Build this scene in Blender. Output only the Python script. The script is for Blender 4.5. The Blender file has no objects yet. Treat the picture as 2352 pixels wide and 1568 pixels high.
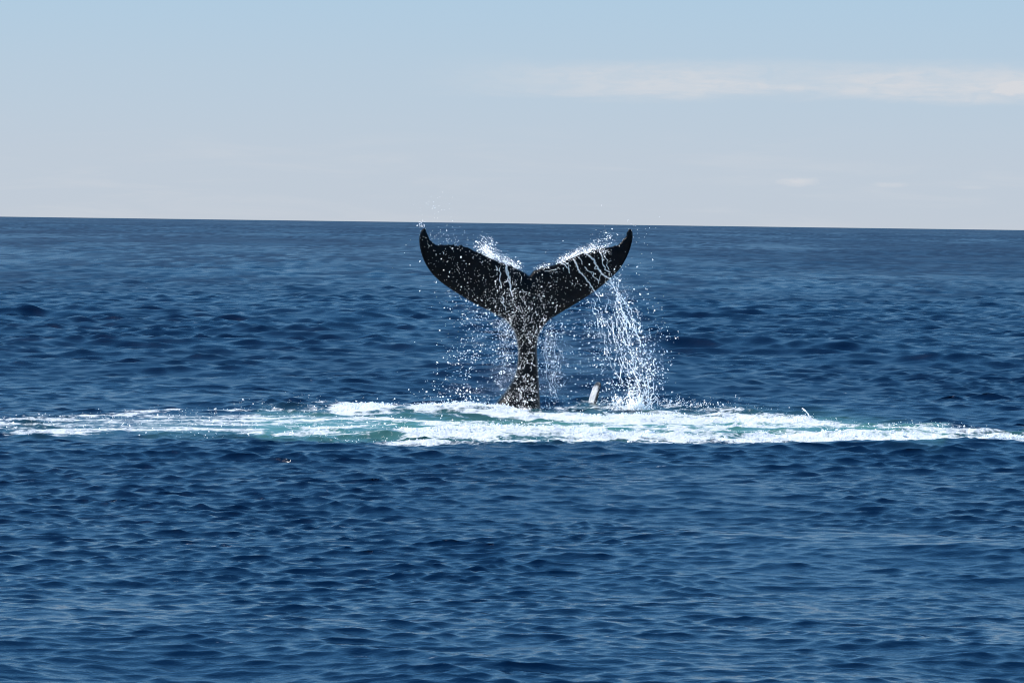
import bpy, math, random
import numpy as np
from mathutils import Matrix, Vector, geometry

# ------------------------------------------------------------------ camera, sky, sun, exposure
scene = bpy.context.scene
COL = scene.collection
CAM_H = 4.0                      # metres above the sea
PX = 8820.0                      # focal length in units of a 2352 px wide picture
W, H = 2352.0, 1568.0
cam_d = bpy.data.cameras.new("camera")
cam_d.sensor_width = 36.0
cam_d.lens = 36.0 * PX / W
cam_d.clip_start = 0.5
cam_d.clip_end = 80000.0
cam = bpy.data.objects.new("camera", cam_d)
COL.objects.link(cam)
PITCH = math.atan((H / 2 - 512.6) / PX)
ROLL = math.atan((528 - 497) / W)
MC = (Matrix.Translation((0, 0, CAM_H)) @ Matrix.Rotation(math.pi / 2 - PITCH, 4, 'X')
      @ Matrix.Rotation(ROLL, 4, 'Z'))
cam.matrix_world = MC
scene.camera = cam
R3 = np.array(MC.to_3x3())

SUN_EL, SUN_AZ = math.radians(50), math.radians(-75)     # azimuth from the view direction, negative = left
sun_dir = Vector((math.sin(SUN_AZ) * math.cos(SUN_EL), math.cos(SUN_AZ) * math.cos(SUN_EL), math.sin(SUN_EL)))

world = bpy.data.worlds.new("World")
scene.world = world
world.use_nodes = True
wn, wl = world.node_tree.nodes, world.node_tree.links
wn.clear()
def N(nodes, t, **kw):
    n = nodes.new(t)
    for k, v in kw.items():
        if k.startswith('i_'):
            key = k[2:]
            key = int(key) if key.isdigit() else key.replace('_', ' ')
            n.inputs[key].default_value = v
        else:
            setattr(n, k, v)
    return n
def M(nodes, links, op, a, b=None, c=None, clamp=False):
    n = nodes.new('ShaderNodeMath'); n.operation = op; n.use_clamp = clamp
    for i, v in enumerate((a, b, c)):
        if v is None: continue
        if isinstance(v, (int, float)): n.inputs[i].default_value = v
        else: links.new(v, n.inputs[i])
    return n.outputs[0]
def MR(nodes, links, v, a, b, c=0.0, d=1.0, smooth=True):
    n = nodes.new('ShaderNodeMapRange'); n.interpolation_type = 'SMOOTHSTEP' if smooth else 'LINEAR'
    links.new(v, n.inputs[0])
    for i, x in enumerate((a, b, c, d)): n.inputs[i + 1].default_value = x
    return n.outputs[0]

sky = N(wn, 'ShaderNodeTexSky', sky_type='NISHITA', sun_disc=False, sun_elevation=SUN_EL,
        sun_rotation=SUN_AZ, altitude=0.0, air_density=1.0, dust_density=0.6, ozone_density=1.5)
wm = lambda *a, **k: M(wn, wl, *a, **k)
# sky colours graded by hand over elevation, mixed almost fully over the sky texture
tc = N(wn, 'ShaderNodeTexCoord')
sep = N(wn, 'ShaderNodeSeparateXYZ'); wl.new(tc.outputs['Generated'], sep.inputs[0])
el = wm('ARCSINE', sep.outputs['Z'])
az = wm('ARCTAN2', sep.outputs['X'], sep.outputs['Y'])
grad = N(wn, 'ShaderNodeValToRGB'); wl.new(wm('POWER', wm('DIVIDE', wm('MAXIMUM', el, 0.0), math.pi / 2), 0.5, clamp=True), grad.inputs[0])
stops = ((0, (.550, .612, .700)), (1.0, (.520, .608, .718)), (2.2, (.475, .605, .742)), (3.6, (.420, .600, .772)), (8, (.24, .54, .88)), (20, (.105, .385, .80)), (45, (.035, .165, .44)), (90, (.025, .12, .36)))
ce = grad.color_ramp.elements
for i, (deg, c) in enumerate(stops):
    e = ce[i] if i < 2 else ce.new(0.5)
    e.position = (deg / 90) ** 0.5; e.color = (*[q * 10 for q in c], 1)
hsv = N(wn, 'ShaderNodeMix', data_type='RGBA'); hsv.inputs['Factor'].default_value = 0.93
wl.new(sky.outputs[0], hsv.inputs['A']); wl.new(grad.outputs[0], hsv.inputs['B'])
# clouds: thin flat streaks given by direction
comb = N(wn, 'ShaderNodeCombineXYZ'); wl.new(wm('MULTIPLY', az, 22.0), comb.inputs[0]); wl.new(wm('MULTIPLY', el, 190.0), comb.inputs[1])
n1 = N(wn, 'ShaderNodeTexNoise', i_Scale=1.0, i_Detail=6.0, i_Roughness=0.6, i_Distortion=0.6); wl.new(comb.outputs[0], n1.inputs['Vector'])
comb2 = N(wn, 'ShaderNodeCombineXYZ'); wl.new(wm('MULTIPLY', az, 130.0), comb2.inputs[0]); wl.new(wm('MULTIPLY', el, 420.0), comb2.inputs[1])
n2 = N(wn, 'ShaderNodeTexNoise', i_Scale=1.0, i_Detail=5.0, i_Roughness=0.55, i_Distortion=0.8); wl.new(comb2.outputs[0], n2.inputs['Vector'])
wmr = lambda *a, **k: MR(wn, wl, *a, **k)
elw = wm('ADD', el, wm('MULTIPLY', wm('SUBTRACT', n1.outputs[0], 0.5), 0.006))
band = wm('MULTIPLY', wmr(elw, 0.0315, 0.0350), wmr(elw, 0.0445, 0.039))
ramp = wmr(az, -0.035, 0.05, 0.0, 1.0)
soft = wm('MULTIPLY', wmr(n1.outputs[0], 0.30, 0.62, 0.4, 1.0), wmr(n2.outputs[0], .3, .6, .6, 1.0))
stratus = wm('MULTIPLY', wm('MULTIPLY', band, ramp), soft)
def puff(a0, e0, sa, se, k):
    dx = wm('DIVIDE', wm('SUBTRACT', az, a0), sa); dy = wm('DIVIDE', wm('SUBTRACT', el, e0), se)
    r = wm('SQRT', wm('ADD', wm('MULTIPLY', dx, dx), wm('MULTIPLY', dy, dy)))
    r = wm('ADD', r, wm('MULTIPLY', wm('SUBTRACT', n2.outputs[0], 0.5), 1.5))
    return wm('MULTIPLY', wmr(r, 1.1, 0.2), k)
puffs = None
for p in ((0.0735, 0.0118, 0.0062, 0.0016, 0.75), (0.0975, 0.0112, 0.006, 0.0009, 0.4), (0.119, 0.0108, 0.006, 0.0008, 0.28),
          (0.129, 0.0366, 0.009, 0.0026, 1.4), (0.107, 0.0372, 0.0045, 0.0017, 0.6), (0.117, 0.0355, 0.004, 0.0012, 0.4),
          (0.152, 0.0376, 0.014, 0.003, 1.0), (-0.24, 0.020, 0.02, 0.002, 0.5)):
    q = puff(*p); puffs = q if puffs is None else wm('MAXIMUM', puffs, q)
veil = wm('MULTIPLY', wmr(n1.outputs[0], 0.45, 0.75), wmr(el, 0.03, 0.012, 0.0, 0.25))
cl = wm('MAXIMUM', wm('MULTIPLY', stratus, 0.85), wm('MAXIMUM', puffs, veil), clamp=True)
SKY_K = 0.10
cmix = N(wn, 'ShaderNodeMix', data_type='RGBA'); wl.new(cl, cmix.inputs['Factor']); wl.new(hsv.outputs['Result'], cmix.inputs['A'])
cmix.inputs['B'].default_value = (6.7, 6.9, 7.3, 1)
bg = N(wn, 'ShaderNodeBackground', i_Strength=SKY_K); wl.new(cmix.outputs['Result'], bg.inputs[0])
wo = N(wn, 'ShaderNodeOutputWorld'); wl.new(bg.outputs[0], wo.inputs[0])

sd = bpy.data.lights.new("sun", 'SUN'); sd.energy = 4.8; sd.angle = math.radians(0.5); sd.color = (1.0, 0.965, 0.915)
sun = bpy.data.objects.new("sun", sd); COL.objects.link(sun)
sun.rotation_euler = sun_dir.to_track_quat('Z', 'Y').to_euler()

scene.view_settings.view_transform = 'Standard'
scene.view_settings.look = 'None'
scene.view_settings.exposure = 0.0
scene.view_settings.gamma = 1.0
scene.view_settings.use_curve_mapping = False
scene.cycles.filter_width = 1.1
scene.cycles.max_bounces = 6
scene.cycles.sample_clamp_indirect = 4.0

# ------------------------------------------------------------------ helpers
rng = np.random.default_rng(11)
def ray(px, py):
    d = np.stack([np.asarray(px, float) - W / 2, H / 2 - np.asarray(py, float), -PX * np.ones_like(np.asarray(px, float))], -1)
    return d @ R3.T
def at(px, py, Y):                       # the point at distance Y that the picture shows at (px, py)
    d = ray(px, py); t = Y / d[..., 1]
    return np.stack([d[..., 0] * t, np.broadcast_to(Y, t.shape) * 1.0, CAM_H + d[..., 2] * t], -1)
def uv_of(x, y, z):
    c = (np.stack([x, y, z - CAM_H], -1)) @ R3
    return W / 2 + PX * c[..., 0] / -c[..., 2], H / 2 - PX * c[..., 1] / -c[..., 2]
def R1(X, Y): return ((1600 + X / 2.138) * .5742, (780 + Y / 2.138) * .5742)
def R2(X, Y): return ((1600 + X / 1.809) * .5742, (1250 + Y / 1.809) * .5742)
def hash2(ix, iy, seed):
    h = (ix.astype(np.int64) * 374761393 + iy.astype(np.int64) * 668265263 + seed * 974711) & 0x7fffffff
    h = ((h ^ (h >> 13)) * 1274126177) & 0x7fffffff
    h = h ^ (h >> 16)
    return (h & 0xffff).astype(np.float32) / 65535.0
def vnoise(x, y, seed=0):
    ix = np.floor(x); iy = np.floor(y); fx = x - ix; fy = y - iy
    fx = fx * fx * fx * (fx * (fx * 6 - 15) + 10); fy = fy * fy * fy * (fy * (fy * 6 - 15) + 10)
    a, b = hash2(ix, iy, seed), hash2(ix + 1, iy, seed)
    c, d = hash2(ix, iy + 1, seed), hash2(ix + 1, iy + 1, seed)
    return (a * (1 - fx) + b * fx) * (1 - fy) + (c * (1 - fx) + d * fx) * fy
def fbm(x, y, seed=0, o=4):
    s = 0; a = 0.5; t = 0
    for i in range(o):
        s = s + a * vnoise(x * 2 ** i + 17.3 * i, y * 2 ** i - 9.1 * i, seed + i); t += a; a *= 0.5
    return s / t
def sm(x, a, b):
    t = np.clip((x - a) / (b - a), 0, 1); return t * t * (3 - 2 * t)
def mesh_from(name, V, faces, mat, parent=None):
    me = bpy.data.meshes.new(name)
    V = np.asarray(V, np.float32); F = np.asarray(faces, np.int32); k = F.shape[1]
    me.vertices.add(len(V)); me.vertices.foreach_set('co', V.ravel())
    me.loops.add(F.size); me.loops.foreach_set('vertex_index', F.ravel())
    me.polygons.add(len(F)); me.polygons.foreach_set('loop_start', np.arange(0, F.size, k, dtype=np.int32))
    me.polygons.foreach_set('loop_total', np.full(len(F), k, np.int32))
    me.update(calc_edges=True); me.validate()
    me.materials.append(mat)
    o = bpy.data.objects.new(name, me); COL.objects.link(o)
    if parent: o.parent = parent
    return o
def new_mat(name):
    m = bpy.data.materials.new(name); m.use_nodes = True
    m.node_tree.nodes.clear(); return m, m.node_tree.nodes, m.node_tree.links

# ------------------------------------------------------------------ foam layout (where the wake lies on the water)
FOAM = [  # polyline in picture units, half thickness, coverage
 ([(-300,985),(0,966),(120,964),(250,955),(330,949),(450,944),(620,941),(760,940)], 4.0, .66),
 ([(-300,990),(0,976),(60,978),(160,975)], 4.5, .58),
 ([(0,990),(100,989),(250,986),(420,985),(560,990),(640,993)], 3.5, .64),
 ([(-200,998),(0,997),(150,998),(300,994)], 2.6, .45),
 ([(330,968),(480,966),(560,964)], 2.5, .4),
 ([(740,943),(850,941),(930,946)], 10, .92),
 ([(920,948),(1000,943),(1100,941),(1160,945),(1230,953)], 10, .98),
 ([(1170,955),(1260,956),(1330,958)], 7, .85),
 ([(520,967),(700,968),(840,964),(980,968),(1080,975)], 3.3, .78),
 ([(620,978),(760,976),(840,980)], 2.0, .5),
 ([(680,990),(800,990),(900,984),(1000,984),(1080,988)], 3.8, .80),
 ([(600,1000),(760,998),(860,1000),(960,997)], 2.6, .55),
 ([(960,972),(1050,982),(1150,984)], 8, .86),
 ([(1000,980),(1200,984),(1400,984),(1500,990)], 6, .74),
 ([(1180,975),(1300,970),(1420,972)], 4, .6),
 ([(900,1008),(1000,1008),(1100,1004),(1250,1003),(1400,1008),(1550,1012),(1700,1017),(1850,1019)], 7.5, .84),
 ([(1240,954),(1350,961),(1450,960),(1560,962),(1700,964),(1850,964),(1900,972)], 10, .98),
 ([(1320,965),(1500,972),(1650,974),(1800,976)], 8, .80),
 ([(1500,988),(1600,994),(1750,988),(1900,986),(2000,992)], 7, .74),
 ([(1800,975),(1900,978),(1960,984)], 9, .8),
 ([(1700,1010),(1850,1010),(2000,1015),(2150,1019),(2250,1023),(2352,1020),(2600,1016)], 11, .86),
 ([(1950,976),(2050,990),(2150,1000),(2260,1008),(2352,1012)], 6, .66),
 ([(840,1024),(1000,1026),(1200,1018),(1400,1022),(1700,1031),(1850,1034)], 5.0, .68),  # front flecks: foam edge with broken glitter painted in as white
 ([(2020,1010),(2200,1021),(2352,1017),(2600,1012)], 7, .95),
 ([(1200,986),(1300,992),(1420,994)], 5, .85),
 ([(1100,1010),(1200,1008),(1290,1012)], 3, .6),
 ([(-200,982),(0,976),(200,972),(420,968),(700,962),(960,965)], 17, .50),
 ([(0,962),(120,960),(300,952)], 5, .5),
 ([(640,985),(900,990),(1100,992),(1400,990),(1900,994),(2100,1000),(2300,1012)], 22, .46),
 ([(1850,965),(1960,975),(2100,990),(2200,1002)], 10, .55),
 ([(1260,935),(1340,931),(1420,934),(1500,940)], 4.5, .46),
 ([(560,930),(700,926),(900,930),(1100,936)], 4.5, .40),
 ([(1500,933),(1600,942),(1750,950),(1850,953)], 4.5, .50),
]
TEAL = [
 ([(300,985),(620,980)], 16, .35), ([(560,979),(800,983),(1100,985),(1400,980),(1650,985),(1900,985),(2050,1000),(2200,1010)], 24, 1.0),
 ([(650,1012),(800,1016),(1000,1016),(1150,1012)], 8, .5),
 ([(1900,970),(2060,985),(2180,995)], 10, .5),
 ([(0,985),(300,980)], 16, .2), ([(1300,938),(1400,936)], 8, .3), ([(2200,1012),(2400,1015)], 10, .5),
]
def stroke(u, v, items, acc='max', edge=0.0):
    out = np.zeros_like(u)
    for pts, th, k in items:
        P = np.array(pts, float)
        yc = np.interp(u, P[:, 0], P[:, 1])
        endf = sm(u, P[0, 0] - 10, P[0, 0] + 45) * (1 - sm(u, P[-1, 0] - 45, P[-1, 0] + 10))
        d = np.abs(v - yc) / (1.0 * th * (0.35 + 0.65 * endf) + 1e-3)
        val = k * endf ** 0.5 * (1 - sm(d, 0.1, 2.2))
        out = np.maximum(out, val)
    return out

# ------------------------------------------------------------------ sea surface: one sheet, finest where it is near
ang = np.concatenate([-np.geomspace(3.2, 0.172, 34), np.linspace(-0.168, 0.168, 410), np.geomspace(0.172, 3.2, 34)]).astype(np.float32)
ys = [3.0]
while ys[-1] < 60000:
    y = ys[-1]
    if y < 29: r = 0.05
    elif y < 64: r = 0.0011
    elif y < 92: r = 0.0009
    elif y < 200: r = 0.0013
    elif y < 600: r = 0.0022
    elif y < 2500: r = 0.0042
    else: r = 0.02
    ys.append(y * (1 + r))
ys = np.array(ys, np.float32)
nr, nc = len(ys), len(ang)
print("sea grid", nr, nc, nr * nc)
X = (ys[:, None] * ang[None, :]).astype(np.float32)
Y = np.repeat(ys[:, None], nc, 1).astype(np.float32)
dY = np.gradient(ys)[:, None].astype(np.float32) * np.ones((1, nc), np.float32)
dX = (ys[:, None] * np.gradient(ang)[None, :]).astype(np.float32)
x = X.ravel(); y = Y.ravel(); dx = dX.ravel(); dy = dY.ravel()
u, v = uv_of(x.astype(float), y.astype(float), np.zeros(len(x)))
fm = (y > 60) & (y < 96) & (np.abs(x) < 20)
idx = np.nonzero(fm)[0]
uu, vv = u[idx], v[idx]
# wobble of the foam edges in world metres
wob = (fbm(x[idx] * 0.55, y[idx] * 0.35, 5) - 0.5) * 9
wob2 = (fbm(x[idx] * 2.2, y[idx] * 0.7, 9) - 0.5) * 4
foam = np.zeros(len(x), np.float32); teal = np.zeros(len(x), np.float32)
foam[idx] = stroke(uu, vv + wob + wob2, FOAM)
teal[idx] = stroke(uu, vv + wob, TEAL)
near_wake = np.zeros(len(x), np.float32)
near_wake[idx] = stroke(uu, vv + wob, [([(-300,990),(0,980),(600,970),(1000,970),(1600,975),(2100,995),(2500,1010)], 42, 1.0)])
agit = np.zeros(len(x), np.float32)     # churned, glittering water
agit[idx] = stroke(uu, vv + wob, [([(520,930),(700,928),(900,934)], 9, 1.0), ([(1480,930),(1560,938),(1700,948),(1880,955)], 10, 1.0),
     ([(1500,922),(1600,930),(1720,934)], 6, 1.0),
     ([(1260,932),(1380,930),(1500,940)], 10, .9), ([(700,1016),(1000,1022),(1300,1018),(1700,1027),(1900,1026)], 9, .8), ([(0,960),(300,950)], 8, .6),
     ([(300,1000),(700,1005)], 6, .7), ([(1950,970),(2100,985),(2250,1002)], 8, .8)])
calm = np.zeros(len(x), np.float32)
calm[idx] = stroke(uu, vv, [([(150,975),(420,975),(700,978),(900,985)], 16, .8), ([(1100,990),(1500,995)], 18, .4)])

lw = np.exp(rng.uniform(math.log(0.14), math.log(30.0), 380))
lw.sort()
th = rng.normal(0, 1, len(lw)) * np.where(lw < .7, 0.48, np.where(lw < 3.5, 0.60, 0.40)) + math.radians(8) * np.where(rng.random(len(lw)) < .5, 1, -1.4)
kx = (2 * np.pi / lw * np.sin(th)); ky = (-2 * np.pi / lw * np.cos(th)); k = 2 * np.pi / lw
ph = rng.uniform(0, 2 * np.pi, len(lw))
MSS = 0.050
slope = 0.75 + 0.5 * rng.random(len(lw))
def spectrum(L, yy):                      # short chop close in, a longer sea farther out
    lp = np.clip(0.31 * (yy / 48.0) ** 1.05, 0.25, 1.3)
    k_ = 1 + 0.30 * np.clip((yy - 60) / 60, 0, 1)
    return k_ * np.exp(-(np.log(L / lp) / 0.85) ** 2) + 0.30 * np.minimum(1, 3.2 / L) ** 1.35
CH = np.clip(1.5 - 0.25 * np.log2(np.maximum(lw, 1)), .7, 1.5)
rown = np.sqrt(2 * MSS * (1 + 0.42 * np.clip((ys - 55) / 50, 0, 1) - 0.75 * np.clip((ys - 105) / 160, 0, 1))) / np.sqrt(sum((slope[i] * spectrum(lw[i], ys.astype(float))) ** 2 for i in range(len(lw))))
amp = slope / k
gust = 0.35 + 1.3 * fbm(x * 0.05, y * 0.022, 31, 3)
gust2 = 0.5 + 1.0 * fbm(x * 0.28 + 3, y * 0.13, 41, 2)
swellp = 0.45 + 2.2 * sm(fbm(x * 0.09 + 40, y * 0.05 + 11, 71, 2), .45, .85)
hz = np.zeros(len(x), np.float32); hx = np.zeros_like(hz); hy = np.zeros_like(hz)
lost = np.zeros_like(hz)
patch2 = 0.05 + 3.2 * sm(fbm(x * 0.8, y * 0.22, 95, 3), .28, .8) * sm(fbm(x * .11, y * .028, 97, 3), .15, .75) + 0.9 * sm(fbm(x * .02, y * .004, 98, 3), .3, .7)
patch = 0.15 + 2.6 * sm(fbm(x * 0.45, y * 0.16, 91, 4), .3, .75) * (0.5 + fbm(x * .03, y * .012, 93, 3))
far_lim = ys[-1]
for i in range(len(lw)):
    lx = 2 * np.pi / max(abs(kx[i]), 1e-6); ly = 2 * np.pi / abs(ky[i])
    # a wave lives only as far out as the sheet can carry it
    rr_row = ly / (np.gradient(ys))
    last = np.nonzero(rr_row > 2.2)[0]
    if len(last) == 0: continue
    r1 = last[-1] + 1
    r0 = last[0]
    sl = slice(r0 * nc, r1 * nc)
    f = sm(ly / dy[sl], 2.2, 3.4) * sm(lx / dx[sl], 2.4, 4.0)
    p = (kx[i] * x[sl].astype(np.float64) + ky[i] * y[sl].astype(np.float64) + ph[i])
    p = np.mod(p, 2 * np.pi).astype(np.float32)
    sp_ = np.repeat((spectrum(lw[i], ys[r0:r1].astype(float)) * rown[r0:r1]), nc).astype(np.float32)
    g = gust2[sl] * gust[sl] if lw[i] < 0.7 else (gust[sl] if lw[i] < 3 else 0.8 * swellp[sl])
    a = (amp[i] * f * g * sp_).astype(np.float32)
    if lw[i] < 3: a = a * (1 - 0.75 * calm[sl]) 
    s, c = np.sin(p), np.cos(p)
    hz[sl] += a * c
    a = a * (1 - .35 * sm(y[sl], 75, 130))
    hx[sl] -= (CH[i] * kx[i] / k[i]) * a * s
    hy[sl] -= (CH[i] * ky[i] / k[i]) * a * s
    lost[sl] += (slope[i] ** 2 / 2) * sp_ ** 2 * (1 - f * f)
    if r1 < nr: lost[r1 * nc:] += np.repeat(slope[i] ** 2 / 2 * (spectrum(lw[i], ys[r1:].astype(float)) * rown[r1:]) ** 2, nc)
    if r0 > 0: lost[:r0 * nc] += slope[i] ** 2 / 2 * .002
# the far sea: long low swell carries on to the horizon
for lam, s0 in ((7, .022), (9.5, .026), (13, .024), (47, .014), (70, .012), (110, .01)):
    for j in range(3):
        t = rng.normal(0, .38); ky_ = 2 * np.pi / lam * math.cos(t); kx_ = 2 * np.pi / lam * math.sin(t)
        f = sm(lam / dy, 2.6, 4.5) * (sm(y, 90, 400) if lam > 20 else swellp * .8 * (1 - sm(y, 120, 260)) * (1 - .9 * np.exp(-((y - 81) / 10) ** 2)))
        hz += (s0 / (2 * np.pi / lam) * f * np.cos(np.mod(kx_ * x.astype(np.float64) + ky_ * y.astype(np.float64) + rng.uniform(0, 6), 2 * np.pi))).astype(np.float32)
# churned water, foam lumps, mounds
xi, yi = x[idx], y[idx]
ag, fo = agit[idx], foam[idx]
lump = (fbm(xi * 5, yi * 3.2, 51, 3) - 0.5)
lump2 = (fbm(xi * 11, yi * 6, 61, 2) - 0.5)
hz[idx] += ag * (0.08 * lump + 0.05 * lump2) + np.clip(fo - 0.45, 0, 1) * (0.10 * lump + 0.04 * lump2 + 0.02)
def bump_at(px, py, wx, wy, h):
    c = at(px, py, 82.0); d = ray(px, py); t = -CAM_H / d[2]; gx, gy = d[0] * t, d[1] * t
    hz[idx] += (h * np.exp(-((xi - gx) / wx) ** 2 - ((yi - gy) / wy) ** 2)).astype(np.float32)
for b in ((1100, 945, 0.75, 1.0, .17), (1000, 947, .8, 1.0, .12), (820, 945, .9, 1.0, .14), (900, 948, .6, .9, .05), (1400, 962, 1.0, 1.0, .06), (1520, 964, 1.1, 1.2, .05),
          (1800, 966, .9, 1.0, .03), (1650, 966, .9, 1.0, .03), (1330, 936, .9, .9, .05), (1560, 938, 1.6, .7, .08), (1700, 945, 1.5, .6, .05), (1590, 927, 1.9, .5, .15),
          (700, 932, 1.6, .7, .12), (900, 992, 2.2, 1.0, .10), (1250, 1003, 3.0, .9, .13), (2100, 1012, 2.0, 1.0, .10), (1000, 1003, 2.6, .7, .08),
          (1180, 966, 1.4, 1.2, -.05), (1650, 1042, 5, 1.6, .10), (600, 1040, 5, 1.6, .10), (2150, 1046, 3.5, 1.5, .16), (2350, 1040, 2., 1.2, .12)):
    bump_at(*b)
V = np.stack([x + hx, y + hy, hz], -1)
ii = np.arange(nr * nc, dtype=np.int32).reshape(nr, nc)
F = np.stack([ii[:-1, :-1], ii[:-1, 1:], ii[1:, 1:], ii[1:, :-1]], -1).reshape(-1, 4)

water_mat, n_, l_ = new_mat("sea_water")
def attr(name):
    a = n_.new('ShaderNodeAttribute'); a.attribute_name = name; return a.outputs['Fac']
geo = N(n_, 'ShaderNodeNewGeometry')
def mapped(sx, sy, sz=1.0):
    m = N(n_, 'ShaderNodeMapping'); l_.new(geo.outputs['Position'], m.inputs[0]); m.inputs['Scale'].default_value = (sx, sy, sz); return m.outputs[0]
def noise(vec, scale, detail=3.0, rough=.55, dist=0.0):
    t = N(n_, 'ShaderNodeTexNoise', i_Scale=scale, i_Detail=detail, i_Roughness=rough, i_Distortion=dist); l_.new(vec, t.inputs['Vector']); return t
m2 = lambda *a, **k: M(n_, l_, *a, **k)
a_foam, a_teal, a_rough, a_agit = attr('foam'), attr('teal'), attr('sub_rough'), attr('agit')
ripA = noise(mapped(1.0, 1.9), 5.5, 3.0, .55, .4)
ripB = noise(mapped(1.0, 1.5), 17.0, 2.0, .5, .3)
hgt = m2('ADD', m2('MULTIPLY', ripA.outputs[0], 0.008), m2('MULTIPLY', ripB.outputs[0], 0.003))
hgt = m2('MULTIPLY', hgt, m2('ADD', 1.0, m2('MULTIPLY', a_agit, 0.9)))
bmp = N(n_, 'ShaderNodeBump', i_Strength=1.0, i_Distance=1.0); l_.new(hgt, bmp.inputs['Height'])
water = N(n_, 'ShaderNodeBsdfPrincipled', i_IOR=1.333)
water.inputs['Specular IOR Level'].default_value = 0.5
l_.new(a_rough, water.inputs['Roughness']); l_.new(bmp.outputs[0], water.inputs['Normal'])
cm = N(n_, 'ShaderNodeMix', data_type='RGBA'); l_.new(a_teal, cm.inputs['Factor'])
cm.inputs['A'].default_value = (0.0003, 0.011, 0.037, 1); cm.inputs['B'].default_value = (0.085, 0.235, 0.205, 1)
l_.new(cm.outputs['Result'], water.inputs['Base Color'])
# foam lace: long torn streaks, finer holes, thin filaments
warp = noise(mapped(.5, .9), 0.9, 3.0)
vadd = N(n_, 'ShaderNodeVectorMath', operation='MULTIPLY_ADD'); l_.new(warp.outputs['Color'], vadd.inputs[0]); vadd.inputs[1].default_value = (.9, 1.3, 0); l_.new(mapped(.30, 1.35, 0), vadd.inputs[2])
lace = noise(vadd.outputs[0], 1.1, 7.0, .64, .5)
fine = noise(mapped(4.0, 2.6, 0), 1.6, 5.0, .65, .4)
vor = N(n_, 'ShaderNodeTexVoronoi', feature='DISTANCE_TO_EDGE', i_Scale=1.1); l_.new(vadd.outputs[0], vor.inputs['Vector'])
ridge = MR(n_, l_, vor.outputs['Distance'], 0.0, 0.13, 1.0, 0.0, False)
val = m2('ADD', m2('MULTIPLY', m2('SUBTRACT', lace.outputs[0], .5), 2.3), m2('MULTIPLY', ridge, .30))
val = m2('ADD', val, m2('MULTIPLY', m2('SUBTRACT', fine.outputs[0], .5), 1.5))
fil = noise(mapped(.55, 1.0, 0), 1.9, 3.0, .5, 1.2)
fil = MR(n_, l_, m2('ABSOLUTE', m2('SUBTRACT', fil.outputs[0], .5)), 0.0, .055, 1.0, 0.0, False)
val = m2('ADD', val, m2('MULTIPLY', fil, .34))
val = m2('ADD', val, m2('MULTIPLY', a_foam, 1.78))
mask = MR(n_, l_, val, 0.90, 1.50)
foam_b = N(n_, 'ShaderNodeBsdfPrincipled', i_Roughness=.75); foam_b.inputs['Base Color'].default_value = (.82, .84, .85, 1)
fb = noise(mapped(1, 1), 14.0, 3.0, .6); bmp2 = N(n_, 'ShaderNodeBump', i_Strength=.8, i_Distance=.06); l_.new(fb.outputs[0], bmp2.inputs['Height']); l_.new(bmp2.outputs[0], foam_b.inputs['Normal'])
foam_t = N(n_, 'ShaderNodeBsdfTranslucent'); foam_t.inputs['Color'].default_value = (.9, .92, .93, 1)
fmx = N(n_, 'ShaderNodeMixShader'); fmx.inputs[0].default_value = .12; l_.new(foam_b.outputs[0], fmx.inputs[1]); l_.new(foam_t.outputs[0], fmx.inputs[2])
mx = N(n_, 'ShaderNodeMixShader'); l_.new(mask, mx.inputs[0]); l_.new(water.outputs[0], mx.inputs[1]); l_.new(fmx.outputs[0], mx.inputs[2])
out = N(n_, 'ShaderNodeOutputMaterial'); l_.new(mx.outputs[0], out.inputs[0])

sea = mesh_from("sea_water", V, F, water_mat)
sea['kind'] = 'structure'
MICRO = 0.0002
alpha = np.sqrt(2 * (lost * (0.30 + 0.22 * sm(y, 150, 700)) * (1 + (0.5 * (patch - 1) * (1 - sm(y, 140, 260)) + .85 * (patch2 - 1) * sm(y, 140, 260)) * sm(y, 60, 140)) + MICRO))
sub = np.clip(np.sqrt(alpha), 0.05, 0.55).astype(np.float32)
for nm, dat in (('foam', foam), ('teal', teal), ('sub_rough', sub), ('agit', agit)):
    a = sea.data.attributes.new(nm, 'FLOAT', 'POINT'); a.data.foreach_set('value', dat.astype(np.float32))
del F

# ------------------------------------------------------------------ materials for whale and thrown water
skin, n_, l_ = new_mat("wet_black_skin")
geo = N(n_, 'ShaderNodeNewGeometry')
b = N(n_, 'ShaderNodeBsdfPrincipled', i_Roughness=.28); b.inputs['Specular IOR Level'].default_value = .10
nz = noise(geo.outputs['Position'], 7.0, 5.0, .6)
cr = N(n_, 'ShaderNodeValToRGB'); l_.new(nz.outputs[0], cr.inputs[0])
cr.color_ramp.elements[0].position = .35; cr.color_ramp.elements[0].color = (.002, .0022, .003, 1)
cr.color_ramp.elements[1].position = .75; cr.color_ramp.elements[1].color = (.004, .0055, .008, 1)
l_.new(cr.outputs[0], b.inputs['Base Color'])
nb = noise(geo.outputs['Position'], 26.0, 4.0, .6); bp = N(n_, 'ShaderNodeBump', i_Strength=.5, i_Distance=.02); l_.new(nb.outputs[0], bp.inputs['Height']); l_.new(bp.outputs[0], b.inputs['Normal'])
o = N(n_, 'ShaderNodeOutputMaterial'); l_.new(b.outputs[0], o.inputs[0])

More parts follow.
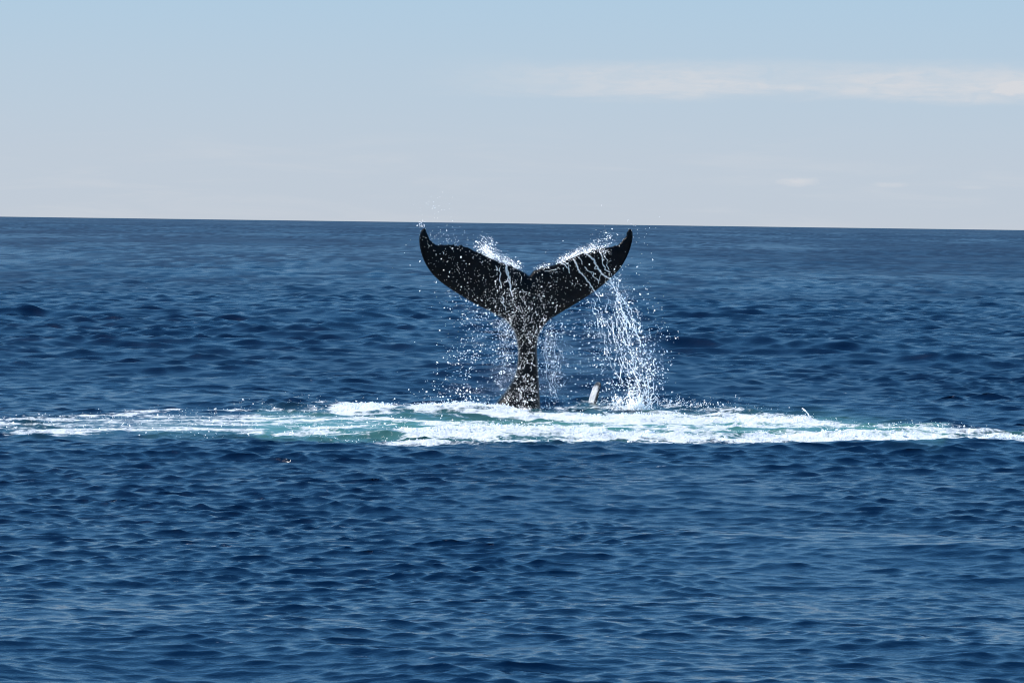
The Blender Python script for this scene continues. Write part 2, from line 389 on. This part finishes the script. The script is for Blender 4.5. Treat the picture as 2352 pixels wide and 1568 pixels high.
fin_mat, n_, l_ = new_mat("pale_fin_skin")
geo = N(n_, 'ShaderNodeNewGeometry'); sp = N(n_, 'ShaderNodeSeparateXYZ'); 
tco = N(n_, 'ShaderNodeTexCoord'); l_.new(tco.outputs['Object'], sp.inputs[0])
b = N(n_, 'ShaderNodeBsdfPrincipled', i_Roughness=.4)
nz = noise(geo.outputs['Position'], 14.0, 5.0, .65)
cr = N(n_, 'ShaderNodeValToRGB'); l_.new(nz.outputs[0], cr.inputs[0])
cr.color_ramp.elements[0].position = .3; cr.color_ramp.elements[0].color = (.42, .42, .44, 1)
cr.color_ramp.elements[1].position = .6; cr.color_ramp.elements[1].color = (.80, .79, .78, 1)
afd = N(n_, 'ShaderNodeAttribute'); afd.attribute_name = 'dark'
mxx = N(n_, 'ShaderNodeMix', data_type='RGBA'); l_.new(afd.outputs['Fac'], mxx.inputs['Factor']); l_.new(cr.outputs[0], mxx.inputs['A']); mxx.inputs['B'].default_value = (.02, .02, .022, 1)
l_.new(mxx.outputs['Result'], b.inputs['Base Color'])
o = N(n_, 'ShaderNodeOutputMaterial'); l_.new(b.outputs[0], o.inputs[0])

def white_water(name, col, trans, rough=.25):
    m, n, l = new_mat(name)
    p = N(n, 'ShaderNodeBsdfPrincipled', i_Roughness=rough, i_IOR=1.333); p.inputs['Base Color'].default_value = (*col, 1)
    t = N(n, 'ShaderNodeBsdfTranslucent'); t.inputs['Color'].default_value = (*col, 1)
    mx = N(n, 'ShaderNodeAddShader'); t.inputs['Color'].default_value = (*[c * trans for c in col], 1)
    l.new(p.outputs[0], mx.inputs[0]); l.new(t.outputs[0], mx.inputs[1])
    o = N(n, 'ShaderNodeOutputMaterial'); l.new(mx.outputs[0], o.inputs[0]); return m
drop_mat = white_water("water_drops", (.95, .92, .89), .6)
def thin_out(m, k):
    n, l = m.node_tree.nodes, m.node_tree.links; o = [q for q in n if q.type == 'OUTPUT_MATERIAL'][0]
    src = o.inputs[0].links[0].from_socket; t = n.new('ShaderNodeBsdfTransparent'); x = n.new('ShaderNodeMixShader'); x.inputs[0].default_value = k
    l.new(src, x.inputs[1]); l.new(t.outputs[0], x.inputs[2]); l.new(x.outputs[0], o.inputs[0]); return m
stream_mat = white_water("running_water", (.95, .93, .90), .5)
thin_out(stream_mat, .38); thin_out(drop_mat, .15)
spume_mat = white_water("foam_clumps", (.86, .88, .90), .3, .6)

# ------------------------------------------------------------------ the whale
YW = 82.4
TAIL_L = [(0,0)]
out1 = [(205,285),(218,292),(224,312),(236,338),(246,362),(254,382),(272,398),(292,414),(306,426),(330,432),(350,424),(380,428),(410,424),(440,426),(462,422),
        (468,436),(480,430),(495,438),(512,428),(528,426),(542,440),(560,444),(578,446),(600,458),(622,470),(640,482),(655,484),(672,496),(690,494),(705,508),(728,520),(750,530),(775,542),
        (800,552),(850,572),(880,584),(905,598),(930,596),(955,606),(985,622),(1010,634),(1040,650),(1065,662),(1082,672),(1092,684),(1105,689),(1112,684),(1124,668),(1136,652),(1150,642),
        (1175,634),(1205,622),(1240,612),(1275,606),(1310,600),(1340,590),(1375,576),(1405,560),(1425,548),(1450,540),(1480,530),(1510,516),(1540,500),(1565,494),(1590,490),(1620,482),(1640,474),
        (1665,468),(1690,458),(1715,454),(1740,450),(1770,452),(1800,446),(1822,440),(1838,430),(1850,434),(1870,424),(1882,410),(1896,398),(1910,380),(1925,364),(1938,350),(1936,330),(1946,310),(1958,296),(1970,290),
        (1982,300),(1989,322),(1990,350),(1986,385),(1978,425),(1966,465),(1950,508),(1930,550),(1912,582),(1890,615),(1868,645),(1845,668),(1820,690),(1800,712),(1770,738),(1740,764),(1705,792),(1670,820),
        (1635,844),(1600,866),(1560,892),(1520,916),(1480,942),(1440,966),(1405,986),(1370,1008),(1340,1028),(1310,1050),(1285,1072),(1262,1096)]
out2r = [(1128,22),(1090,44),(1062,70),(1040,96),(1022,126),(1010,152),(1000,182),(994,214),(991,250),(991,290),(994,330),(997,375),(1000,420),(1003,460),(1005,500),(1008,550),(1010,600),(1013,650),(1016,690),(1020,760),(1030,880),(1040,1000)]
out2l = [(560,1000),(580,880),(600,770),(640,710),(692,655),(712,632),(734,606),(756,580),(775,552),(792,524),(806,500),(820,476),(832,450),(842,420),(849,385),(853,350),(856,310),(855,270),(852,235),(844,196),(836,165),(826,140),(812,116),(797,92),(780,74),(762,56),(742,38),(722,22)]
out1l = [(905,1092),(880,1066),(850,1045),(820,1024),(790,1004),(755,986),(720,969),(685,951),(650,934),(615,914),(580,894),(540,870),(500,845),(465,824),(430,800),(390,774),(350,744),(320,718),(290,689),(264,658),
         (240,624),(221,592),(204,558),(191,524),(180,488),(173,458),(168,430),(165,398),(165,368),(169,342),(176,320),(184,302),(194,290)]
pts_s = [R1(*p) for p in out1] + [R2(*p) for p in out2r] + [R2(*p) for p in out2l] + [R1(*p) for p in out1l]
P = at(np.array([p[0] for p in pts_s]), np.array([p[1] for p in pts_s]), YW)[:, [0, 2]]
def densify(P, step):
    out = []
    for a, b in zip(P, np.roll(P, -1, 0)):
        n = max(1, int(np.linalg.norm(b - a) / step))
        for i in range(n): out.append(a + (b - a) * i / n)
    return np.array(out)
def poly_dist(Q, P):
    A = P; B = np.roll(P, -1, 0); d = np.full(len(Q), 1e9); inside = np.zeros(len(Q), bool)
    for a, b in zip(A, B):
        ab = b - a; t = np.clip(((Q - a) @ ab) / (ab @ ab + 1e-12), 0, 1)
        d = np.minimum(d, np.linalg.norm(Q - (a + t[:, None] * ab), axis=1))
        c = ((a[1] > Q[:, 1]) != (b[1] > Q[:, 1])) & (Q[:, 0] < (b[0] - a[0]) * (Q[:, 1] - a[1]) / (b[1] - a[1] + 1e-12) + a[0])
        inside ^= c
    return d, inside
def inflate(name, P, step, mat, shape, parent=None):
    """solid body from an outline: shape(x, z, d) gives (middle y, half thickness)"""
    P = densify(P, step)
    lo, hi = P.min(0), P.max(0)
    gx, gz = np.meshgrid(np.arange(lo[0], hi[0], step), np.arange(lo[1], hi[1], step))
    gx = gx + (np.arange(gx.shape[0]) % 2)[:, None] * step / 2
    Q = np.stack([gx.ravel(), gz.ravel()], -1)
    d, ins = poly_dist(Q, P)
    Q = Q[ins & (d > step * 0.45)]
    pts = [Vector(p) for p in P] + [Vector(q) for q in Q]
    nb = len(P)
    r = geometry.delaunay_2d_cdt(pts, [], [list(range(nb))], 1, 1e-6)
    co = np.array([tuple(c) for c in r[0]]); tri = [f for f in r[2] if len(f) == 3]
    d, _ = poly_dist(co, P); d[d < 1e-5] = 0
    ym, h = shape(co[:, 0], co[:, 1], d)
    h = np.where(d == 0, 0, h)
    front = np.stack([co[:, 0], ym - h, co[:, 1]], -1)
    back_i = np.full(len(co), -1); k = len(co); extra = []
    for i in range(len(co)):
        if d[i] == 0: back_i[i] = i
        else: back_i[i] = k; k += 1; extra.append((co[i, 0], ym[i] + h[i], co[i, 1]))
    V = np.concatenate([front, np.array(extra)])
    F = []
    for f in tri:
        a, b, c = f
        e1 = co[b] - co[a]; e2 = co[c] - co[a]
        if e1[0] * e2[1] - e1[1] * e2[0] < 0: b, c = c, b     # front faces the camera (-y)
        F.append((a, b, c)); F.append((back_i[a], back_i[c], back_i[b]))
    o = mesh_from(name, V, F, mat, parent)
    return o, co, d
XC = at(1213, 700, YW)[0]
def tail_shape(x, z, d):
    rx = x - XC
    ped = 1 - sm(z, 1.35, 2.35)                                   # 1 on the stock, 0 on the flukes
    keel = np.exp(-(rx / 0.42) ** 2)
    tf = 0.055 + 0.10 * keel + 0.03 * np.exp(-(rx / 1.2) ** 2)
    w = 0.22 + 0.25 * keel
    q = np.clip(d / w, 0, 1); hf = tf * np.sqrt(1 - (1 - q) ** 2)
    R = np.interp(z, [-1.5, -0.2, 0.1, 0.5, 1.0, 1.5, 2.0], [.95, .66, .5, .36, .34, .36, .5])
    q = np.clip(d / R, 0, 1); hp = 0.9 * R * np.sqrt(1 - (1 - q) ** 2)
    h = hp * ped + hf * (1 - ped)
    wav = (fbm(x * 3 + 5, z * 3 + 7, 77, 3) - 0.5) * 0.03 * np.clip(d / .1, 0, 1)
    crease = -0.05 * np.exp(-((rx + 0.42 + 0.12 * (3.2 - z)) / 0.06) ** 2) * sm(z, 2.4, 2.9) * np.clip(d / .05, 0, 1)
    h = np.maximum(h + wav + crease, 0.004 * (d > 0))
    ym = YW + 0.10 * (np.abs(rx) / 2.3) ** 2.2 - 0.10 * sm(z, 2.0, 3.8) + 0.12 * (1 - sm(z, 0, 1.5))
    return ym, h
whale = bpy.data.objects.new("humpback_whale", None); COL.objects.link(whale)
whale.location = (XC, YW, 0)
whale['label'] = "black humpback whale diving with its wet tail flukes raised out of the white foam"
whale['category'] = "whale"
def reparent(o):
    o.parent = whale; o.matrix_parent_inverse = Matrix.Translation((-XC, -YW, 0))
tail, TCO, TD = inflate("tail_fluke", P, 0.032, skin, tail_shape)
reparent(tail)
finp = [(1365,650),(1368,630),(1374,608),(1381,584),(1388,564),(1396,544),(1405,526),(1414,512),(1420,504),(1430,499),(1442,498),(1452,506),(1456,518),(1454,532),(1449,548),(1446,560),(1441,578),(1436,600),(1428,624),(1420,650),(1405,700),(1395,740),(1345,740),(1356,690)]
pf = [R2(*p) for p in finp]
YF = 84.6
PF = at(np.array([p[0] for p in pf]), np.array([p[1] for p in pf]), YF)[:, [0, 2]]
fin, FCO, FD = inflate("pectoral_fin", PF, 0.016, fin_mat,
    lambda x, z, d: (YF - 1.4 * (x - PF[:, 0].mean() - (z - .25) * .36), 0.055 * np.sqrt(1 - (1 - np.clip(d / .09, 0, 1)) ** 2)))
reparent(fin)
fin['label'] = "pale grey pectoral fin with a dark tip sticking up out of the water"
fv = np.empty(len(fin.data.vertices) * 3, np.float32); fin.data.vertices.foreach_get('co', fv); fv = fv.reshape(-1, 3)
ue, ve = uv_of(fv[:, 0].astype(float), fv[:, 1].astype(float), fv[:, 2].astype(float))
top = 1 - sm(ve, R2(0, 520)[1], R2(0, 545)[1])
xr = np.interp(ve, [R2(0, 498)[1], R2(0, 560)[1], R2(0, 650)[1]], [R2(1447, 0)[0], R2(1436, 0)[0], R2(1408, 0)[0]])
dark = np.clip(np.maximum(top, sm(ue, xr - 3.5, xr - .5)) , 0, 1)
a = fin.data.attributes.new('dark', 'FLOAT', 'POINT'); a.data.foreach_set('value', dark.astype(np.float32))

# front surface of the tail, for water that runs on it
tv = np.empty(len(tail.data.vertices) * 3, np.float32); tail.data.vertices.foreach_get('co', tv); tv = tv.reshape(-1, 3)[:len(TCO)]
def surf_y(xx, zz):
    j = ((tv[:, 0] - xx) ** 2 + (tv[:, 2] - zz) ** 2).argmin(); return tv[j, 1]

# ------------------------------------------------------------------ thrown water: solid little bodies, built in bulk
t_ = (1 + 5 ** .5) / 2
ICO_V = np.array([(-1,t_,0),(1,t_,0),(-1,-t_,0),(1,-t_,0),(0,-1,t_),(0,1,t_),(0,-1,-t_),(0,1,-t_),(t_,0,-1),(t_,0,1),(-t_,0,-1),(-t_,0,1)]) / math.sqrt(1 + t_ * t_)
ICO_F = np.array([(0,11,5),(0,5,1),(0,1,7),(0,7,10),(0,10,11),(1,5,9),(5,11,4),(11,10,2),(10,7,6),(7,1,8),(3,9,4),(3,4,2),(3,2,6),(3,6,8),(3,8,9),(4,9,5),(2,4,11),(6,2,10),(8,6,7),(9,8,1)])
def blobs(name, C, R, mat, stretch=None, label=None, cat=None):
    n = len(C)
    A = rng.normal(size=(n, 3)); A /= np.linalg.norm(A, axis=1)[:, None]
    if stretch is None: stretch = 1 + rng.gamma(1.0, .35, n)
    base = ICO_V[None] * R[:, None, None]
    proj = (base @ A[:, :, None])
    V = base + proj * A[:, None, :] * (stretch - 1)[:, None, None] + C[:, None, :]
    F = ICO_F[None] + (np.arange(n) * 12)[:, None, None]
    o = mesh_from(name, V.reshape(-1, 3), F.reshape(-1, 3), mat)
    o['kind'] = 'stuff'; o['label'] = label; o['category'] = cat
    return o
def along(pts, n, jx, jy):
    P = np.array(pts, float); t = rng.uniform(0, len(P) - 1, n); i = np.minimum(t.astype(int), len(P) - 2); f = (t - i)[:, None]
    q = P[i] * (1 - f) + P[i + 1] * f
    return q + rng.normal(size=(n, 2)) * np.array([jx, jy])
def cluster(pts, n, jx, jy, y0, y1, clump=0.0):
    q = along(pts, n, jx, jy)
    if clump > 0:                               # gather part of the drops in small knots
        m = int(n * clump); src = rng.integers(0, max(1, n // 14), m)
        q[-m:] = q[src] + rng.normal(size=(m, 2)) * np.array([4.5, 5.5])
    Yd = rng.uniform(y0, y1, n)
    return np.stack([*q.T, Yd], -1)
def to_world(Q):
    Pw = at(Q[:, 0], Q[:, 1], Q[:, 2]); return Pw[Pw[:, 2] > 0.0]
def sizes(n, lo=.0060, sc=.0032, mx=.024):
    return np.minimum(lo * .5 + rng.gamma(.9, sc * 1.05, n), mx * .8)

# drops falling in front of the tail and stock
on = [cluster([(1150,640),(1180,690),(1200,740),(1212,780)], 300, 26, 24, YW - 1.9, YW - .45, .3),
      cluster([(1212,760),(1208,830),(1205,900),(1203,935)], 320, 19, 16, YW - 1.9, YW - .75, .4),
      cluster([(1195,905),(1205,940)], 110, 24, 10, YW - 1.9, YW - .8, .4),
      cluster([(1190,700),(1250,700)], 240, 40, 26, YW - 1.9, YW - .45, .3),
      cluster([(1000,600),(1080,640),(1150,690)], 200, 38, 34, YW - 1.9, YW - .3, .1),
      cluster([(1270,640),(1400,620)], 110, 40, 30, YW - 1.9, YW - .3, .2)]
Q = np.concatenate(on)
Pw = to_world(Q)
blobs("water_drops", Pw, sizes(len(Pw)), drop_mat, label="white water drops falling in front of the dark tail stock and flukes", cat="water drops")

lft = [cluster([(1175,700),(1165,760),(1160,830),(1150,900)], 520, 17, 18, YW - 1, YW + 1, .4),
       cluster([(1110,740),(1080,820),(1050,900)], 620, 38, 40, YW - 1, YW + 1, .1),
       cluster([(1050,700),(1150,740)], 200, 30, 22, YW - 1, YW + 1, .1),
       cluster([(1000,900),(1130,905)], 180, 40, 14, YW - 1, YW + 1, .1)]
Pw = to_world(np.concatenate(lft))
blobs("water_drops", Pw, sizes(len(Pw), .006, .003), drop_mat, label="scattered drops falling below the left fluke, left of the tail stock", cat="water drops")
rgt = [cluster([(1262,740),(1268,800),(1275,880),(1275,920)], 560, 16, 18, YW - 1, YW + 1, .45),
       cluster([(1290,780),(1340,830),(1400,870)], 420, 36, 50, YW - 1, YW + 1, .15),
       cluster([(1340,700),(1380,740),(1400,800)], 330, 26, 34, YW - 1, YW + 1, .3)]
Pw = to_world(np.concatenate(rgt))
blobs("water_drops", Pw, sizes(len(Pw), .006, .003), drop_mat, label="scattered drops falling between the tail stock and the right-hand cascade", cat="water drops")
casc = [cluster([(1400,620),(1410,650),(1425,690),(1440,730)], 260, 12, 14, YW - .5, YW + .5, .4),
        cluster([(1440,730),(1462,780),(1470,830),(1472,880)], 430, 17, 14, YW - .5, YW + .5, .5),
        cluster([(1425,750),(1440,830),(1450,880)], 300, 16, 20, YW - .5, YW + .5, .4),
        cluster([(1455,870),(1465,920),(1470,940)], 420, 18, 14, YW - .5, YW + .5, .5),
        cluster([(1500,820),(1500,900)], 330, 16, 30, YW - .5, YW + .5, .2),
        cluster([(1365,690),(1385,760),(1405,860),(1420,930)], 420, 20, 18, YW - .5, YW + .5, .5),
        cluster([(1395,930),(1415,915),(1440,935)], 260, 10, 8, YW - .5, YW + .5, .5),
        cluster([(1460,640),(1500,760),(1520,880)], 260, 26, 40, YW - .5, YW + .5, .1),
        cluster([(1500,915),(1560,925),(1640,932)], 260, 22, 4, YW - .5, YW + .5, .1)]
Pw = to_world(np.concatenate(casc))
blobs("falling_spray", Pw, sizes(len(Pw), .006, .004), drop_mat, label="curtain of white drops pouring from the tip of the right fluke to the splash", cat="spray")
froth = [cluster([R1(760,512),R1(850,545),R1(920,570),R1(980,612),R1(1010,628)], 450, 6, 5, YW - .15, YW + .25, .3),
         cluster([R1(690,440),R1(740,480),R1(800,510)], 420, 7, 9, YW - .2, YW + .3, .3),
         cluster([R1(720,400),R1(780,450)], 120, 10, 12, YW - .3, YW + .3, .2)]
Pw = to_world(np.concatenate(froth))
blobs("spray", Pw, sizes(len(Pw), .005, .0035), drop_mat, label="white froth blowing off the upper edge of the left fluke", cat="spray")
froth = [cluster([R1(1360,575),R1(1450,532),R1(1550,492),R1(1640,472)], 420, 5, 3.6, YW - .2, YW + .15, .3),
         cluster([R1(1650,460),R1(1720,470),R1(1770,500)], 300, 9, 7, YW - .3, YW + .2, .3),
         cluster([R1(1640,440),R1(1720,380),R1(1860,360)], 150, 12, 12, YW - .3, YW + .3, .2),
         cluster([R1(1150,632),R1(1300,596)], 130, 3, 3, YW - .15, YW + .1, .3)]
Pw = to_world(np.concatenate(froth))
blobs("spray", Pw, sizes(len(Pw), .005, .0035), drop_mat, label="white froth and fine drops along the upper edge of the right fluke", cat="spray")
fine = [cluster([R1(250,350),R1(400,400),R1(620,380)], 90, 26, 14, YW - .5, YW + .5),
        cluster([R1(180,250),R1(200,280)], 40, 4, 8, YW - .2, YW + .2, .2), cluster([R1(200,130),R1(400,120)], 34, 20, 16, YW - .4, YW + .4),
        cluster([R1(1960,250),R1(2050,320)], 22, 24, 24, YW - .4, YW + .4)]
Pw = to_world(np.concatenate(fine))
blobs("water_drops", Pw, np.full(len(Pw), .0062), drop_mat, label="fine drops in the air above the fluke tips", cat="water drops")

mist = [cluster([(1405,640),(1430,700),(1455,780),(1468,860),(1472,940)], 1500, 19, 14, YW - .5, YW + .5, .3),
        cluster([(1180,720),(1165,800),(1155,900)], 900, 16, 18, YW - 1, YW + 1, .3), cluster([(1262,760),(1275,900)], 800, 14, 16, YW - 1, YW + 1, .3),
        cluster([R1(720,470),R1(850,540),R1(1000,625)], 700, 8, 8, YW - .2, YW + .3), cluster([R1(1360,570),R1(1550,480),R1(1700,440)], 700, 8, 7, YW - .2, YW + .3),
        cluster([(1195,940),(1215,948),(1240,945)], 900, 12, 5, YW - 1.2, YW - .6)]
Pw = to_world(np.concatenate(mist))
blobs("spray_mist", Pw, .0028 + rng.gamma(1, .0009, len(Pw)), drop_mat, label="fine white mist of tiny drops around the falling water", cat="spray")

# beads clinging to the wet skin
m = (TD > .03) & (tv[:, 2] > 0.05)
cand = np.nonzero(m)[0]
wgt = 0.25 + 2.6 * np.exp(-((tv[cand, 0] - XC) / .55) ** 2) + 1.2 * (vnoise(tv[cand, 0] * 2.2, tv[cand, 2] * 2.2, 3) > .55)
pick = rng.choice(cand, 560, p=wgt / wgt.sum())
C = tv[pick] + rng.normal(size=(560, 3)) * [.014, 0, .014]; C[:, 1] -= .004
blobs("skin_beads", C.astype(float), .0035 + rng.gamma(1.2, .0018, 560), drop_mat, label="small bright beads of water on the black skin of the tail", cat="water drops")

def tubes(name, lines, mat, label, cat, on_skin=True, Y0=YW, jit=1.0):
    VV, FF = [], []; n0 = 0
    for pts, r0, r1 in lines:
        P = np.array(pts, float); seg = np.r_[0, np.cumsum(np.linalg.norm(np.diff(P, axis=0), axis=1))]
        n = max(5, int(seg[-1] / 1.4)); s = np.linspace(0, seg[-1], n)
        q = np.stack([np.interp(s, seg, P[:, 0]), np.interp(s, seg, P[:, 1])], -1)
        ns = int(rng.integers(0, 9999))
        q += np.stack([fbm(s * .16, s * 0, ns, 3) - .5, fbm(s * .16, s * 0 + 7, ns + 5, 3) - .5], -1) * np.array([9.0, 5.0]) * jit * np.sin(np.pi * np.linspace(0, 1, n))[:, None] ** .5
        w = at(q[:, 0], q[:, 1], Y0)
        rad = (r0 + (r1 - r0) * s / seg[-1]) * (0.55 + 0.95 * vnoise(s * .35, s * 0, ns + 9))
        rad[0] *= .3; rad[-1] *= .3
        if on_skin:
            for j in range(n): w[j, 1] = surf_y(w[j, 0], w[j, 2]) - rad[j] * .5
        else:
            w[:, 1] += (vnoise(s * .08, s * 0, ns + 3) - .5) * .3
        K = 6; T = np.gradient(w, axis=0); T /= np.linalg.norm(T, axis=1)[:, None]
        B = np.cross(T, [0, 1, 0]); B /= np.linalg.norm(B, axis=1)[:, None] + 1e-9; Nn = np.cross(T, B)
        for kk in range(K):
            a = 2 * np.pi * kk / K; VV.append(w + (B * math.cos(a) + Nn * math.sin(a)) * rad[:, None])
        i0 = np.arange(n - 1)
        for kk in range(K):
            k2 = (kk + 1) % K
            FF.append(np.stack([n0 + kk * n + i0, n0 + kk * n + i0 + 1, n0 + k2 * n + i0 + 1, n0 + k2 * n + i0], -1))
        n0 += K * n
    o = mesh_from(name, np.concatenate(VV), np.concatenate(FF), mat); o['kind'] = 'stuff'; o['label'] = label; o['category'] = cat
    return o
r = R1
def squiggles(cx, cy, sx, sy, n, rad=.0065):
    L = []
    for i in range(n):
        px, py = rng.normal(cx, sx), rng.normal(cy, sy); a = rng.uniform(0, 2 * math.pi); pts = [(px, py)]
        for j in range(4):
            a += rng.normal(0, .8); st = rng.uniform(1.2, 3.2); px += math.cos(a) * st; py += abs(math.sin(a)) * st * 1.3; pts.append((px, py))
        L.append((pts, rad * rng.uniform(.6, 1.3), rad * .6))
    return L
def strands(path, n, jx, rad=.008):
    P = np.array(path, float); L = []
    for i in range(n):
        t0 = rng.uniform(0, len(P) - 1.3); t1 = min(len(P) - 1, t0 + rng.uniform(.3, 1.0)); off = rng.normal(0, jx)
        pts = []
        for t in np.linspace(t0, t1, 7):
            k = min(int(t), len(P) - 2); q = P[k] + (P[k + 1] - P[k]) * (t - k); off += rng.normal(0, 3.0); pts.append((q[0] + off, q[1]))
        L.append((pts, rad * rng.uniform(.6, 1.4), rad * rng.uniform(.5, 1.0)))
    return L
tubes("water_squiggles", squiggles(1205, 720, 26, 40, 36, .005) + squiggles(1210, 850, 13, 50, 34, .005), stream_mat, "small curls of water falling in front of the tail stock", "running water", on_skin=False, Y0=YW - .8, jit=.3)
tubes("water_strands", strands([(1408,640),(1425,690),(1440,730),(1460,780),(1470,830),(1474,880),(1478,940)], 26, 11, .006) + strands([(1400,660),(1425,760),(1440,840),(1455,900),(1466,945)], 16, 10, .0055)
  + strands([(1270,760),(1272,840),(1280,915)], 5, 9, .005) + strands([(1365,680),(1385,740),(1405,820),(1420,900)], 9, 12, .0055) + squiggles(1470, 890, 18, 34, 60, .009), stream_mat, "torn glassy strands of water in the cascade on the right", "running water", on_skin=False, jit=.35)
tubes("water_rivulets", [
  ([r(895,560),r(915,610),r(922,680),r(938,740),r(950,800),r(962,870)], .020, .012),
  ([r(915,640),r(935,700),r(945,780)], .012, .010),
  ([r(850,620),r(862,680),r(855,740),r(870,800)], .009, .009),
  ([r(880,870),r(885,930),r(905,985)], .012, .009),
  ([r(820,600),r(838,650)], .008, .006)],
  stream_mat, "thin white stream running down the middle of the left fluke", "running water")
tubes("water_rivulets", [
  ([r(1365,572),r(1400,592),r(1440,628),r(1452,670)], .017, .008),
  ([r(1410,560),r(1440,600),r(1450,635)], .010, .006),
  ([r(1480,545),r(1512,590),r(1522,640),r(1570,690),r(1620,750),r(1650,800),r(1668,828)], .017, .013),
  ([r(1520,530),r(1545,560),r(1560,595)], .009, .007),
  ([r(1578,612),r(1600,640),r(1640,660),r(1665,700),r(1700,735)], .008, .010),
  ([r(1715,690),r(1700,725),r(1700,760)], .008, .006),
  ([r(1585,495),r(1630,530),r(1672,575),r(1690,625),r(1730,665),r(1770,705),r(1800,715)], .018, .017),
  ([r(1675,585),r(1668,625),r(1700,640)], .009, .008),
  ([r(1700,470),r(1725,520),r(1730,590),r(1760,640),r(1800,660)], .010, .010),
  ([r(1740,500),r(1775,560),r(1765,600),r(1790,640)], .009, .008),
  ([r(1230,650),r(1290,648),r(1345,632)], .005, .005),
  ([r(1440,545),r(1500,520),r(1560,495),r(1620,490)], .012, .014)],
  stream_mat, "branching white streams running down the outer right fluke", "running water")
s2 = R2
tubes("water_streams", [
  ([r(1668,828),r(1700,880),r(1720,920)], .010, .004),
  ([r(1800,715),r(1830,800),r(1862,880),r(1890,960),r(1930,1050),r(1975,1110)], .012, .014),
  ([r(1830,690),r(1868,730),r(1872,790)], .009, .006),
  ([s2(1600,0),s2(1650,70),s2(1700,130),s2(1735,190),s2(1740,240)], .013, .010),
  ([s2(1605,130),s2(1620,180),s2(1650,250),s2(1690,330)], .007, .008),
  ([s2(1650,360),s2(1690,430),s2(1720,480),s2(1730,560)], .009, .014),
  ([s2(1060,380),s2(1072,420)], .007, .006), ([s2(1080,510),s2(1095,590)], .007, .007), ([s2(885,180),s2(893,225)], .009, .007),
  ([s2(1060,440),s2(1070,500),s2(1090,540)], .006, .006)],
  stream_mat, "twisting ropes of water falling from the right fluke", "running water", on_skin=False)
# splash crown where the cascade meets the sea
crown = []
for i in range(34):
    bx = rng.uniform(1655, 1765); tx = 1715 + (bx - 1710) * rng.uniform(.6, 2.6); hh = rng.uniform(60, 200) * (1 - .4 * abs(bx - 1710) / 60)
    crown.append(([s2(bx, 745), s2((bx + tx) / 2 - rng.uniform(-10, 10), 745 - hh * .55), s2(tx, 745 - hh)], rng.uniform(.018, .04), .006))
for (bx, tx, hh) in ((1790, 1840, 190), (1800, 1860, 120), (1640, 1590, 120), (1580, 1540, 90), (1570, 1600, 70), (1620, 1560, 40), (1530, 1560, 150), (1560, 1585, 110)):
    crown.append(([s2(bx, 740), s2(bx * .6 + tx * .4, 740 - hh * .6), s2(tx, 740 - hh)], .012, .006))
tubes("splash_crown", crown, stream_mat, "jagged white splash where the falling water hits the sea", "splash", on_skin=False, jit=1.3)
# one jet over the right foam hump
def rz(X, Y): return ((2600 + X / 1.572) * .5742, (1500 + Y / 1.572) * .5742)
tubes("water_jet", [([rz(955, 207), rz(975, 222), rz(993, 238), rz(1003, 262)], .014, .010)], stream_mat, "thin curved jet of water above the right-hand foam hump", "splash", on_skin=False, Y0=80.0, jit=.3)

# foam clumps on the crests: grainy white edge
sel = np.nonzero((foam > .80) & (y > 70))[0]
w8 = (foam[sel] - .7) * (0.3 + 2.0 * (hz[sel] > .08)) * (1 + agit[sel])
pk = rng.choice(sel, 3000, p=w8 / w8.sum())
C = V[pk].astype(float) + rng.normal(size=(3000, 3)) * [.03, .10, .0]; C[:, 2] += np.abs(rng.normal(size=3000)) * .022
blobs("foam_clumps", C, .005 + rng.gamma(1.4, .0035, 3000), spume_mat, label="lumpy white foam on the crests around the tail base", cat="foam")
sel = np.nonzero(((agit > .45) | ((foam > .25) & (foam < .7))) & (y > 64))[0]  # white blobs over the chop, partly standing in for sun glints
pk = rng.choice(sel, 2200)
C = V[pk].astype(float) + rng.normal(size=(2200, 3)) * [.03, .10, .0]; C[:, 2] += .01 + np.abs(rng.normal(size=2200)) * .03
blobs("water_drops", C, sizes(2200, .005, .003), drop_mat, label="white drops, some standing in for sun glints, over the churned dark water around the foam", cat="water drops")
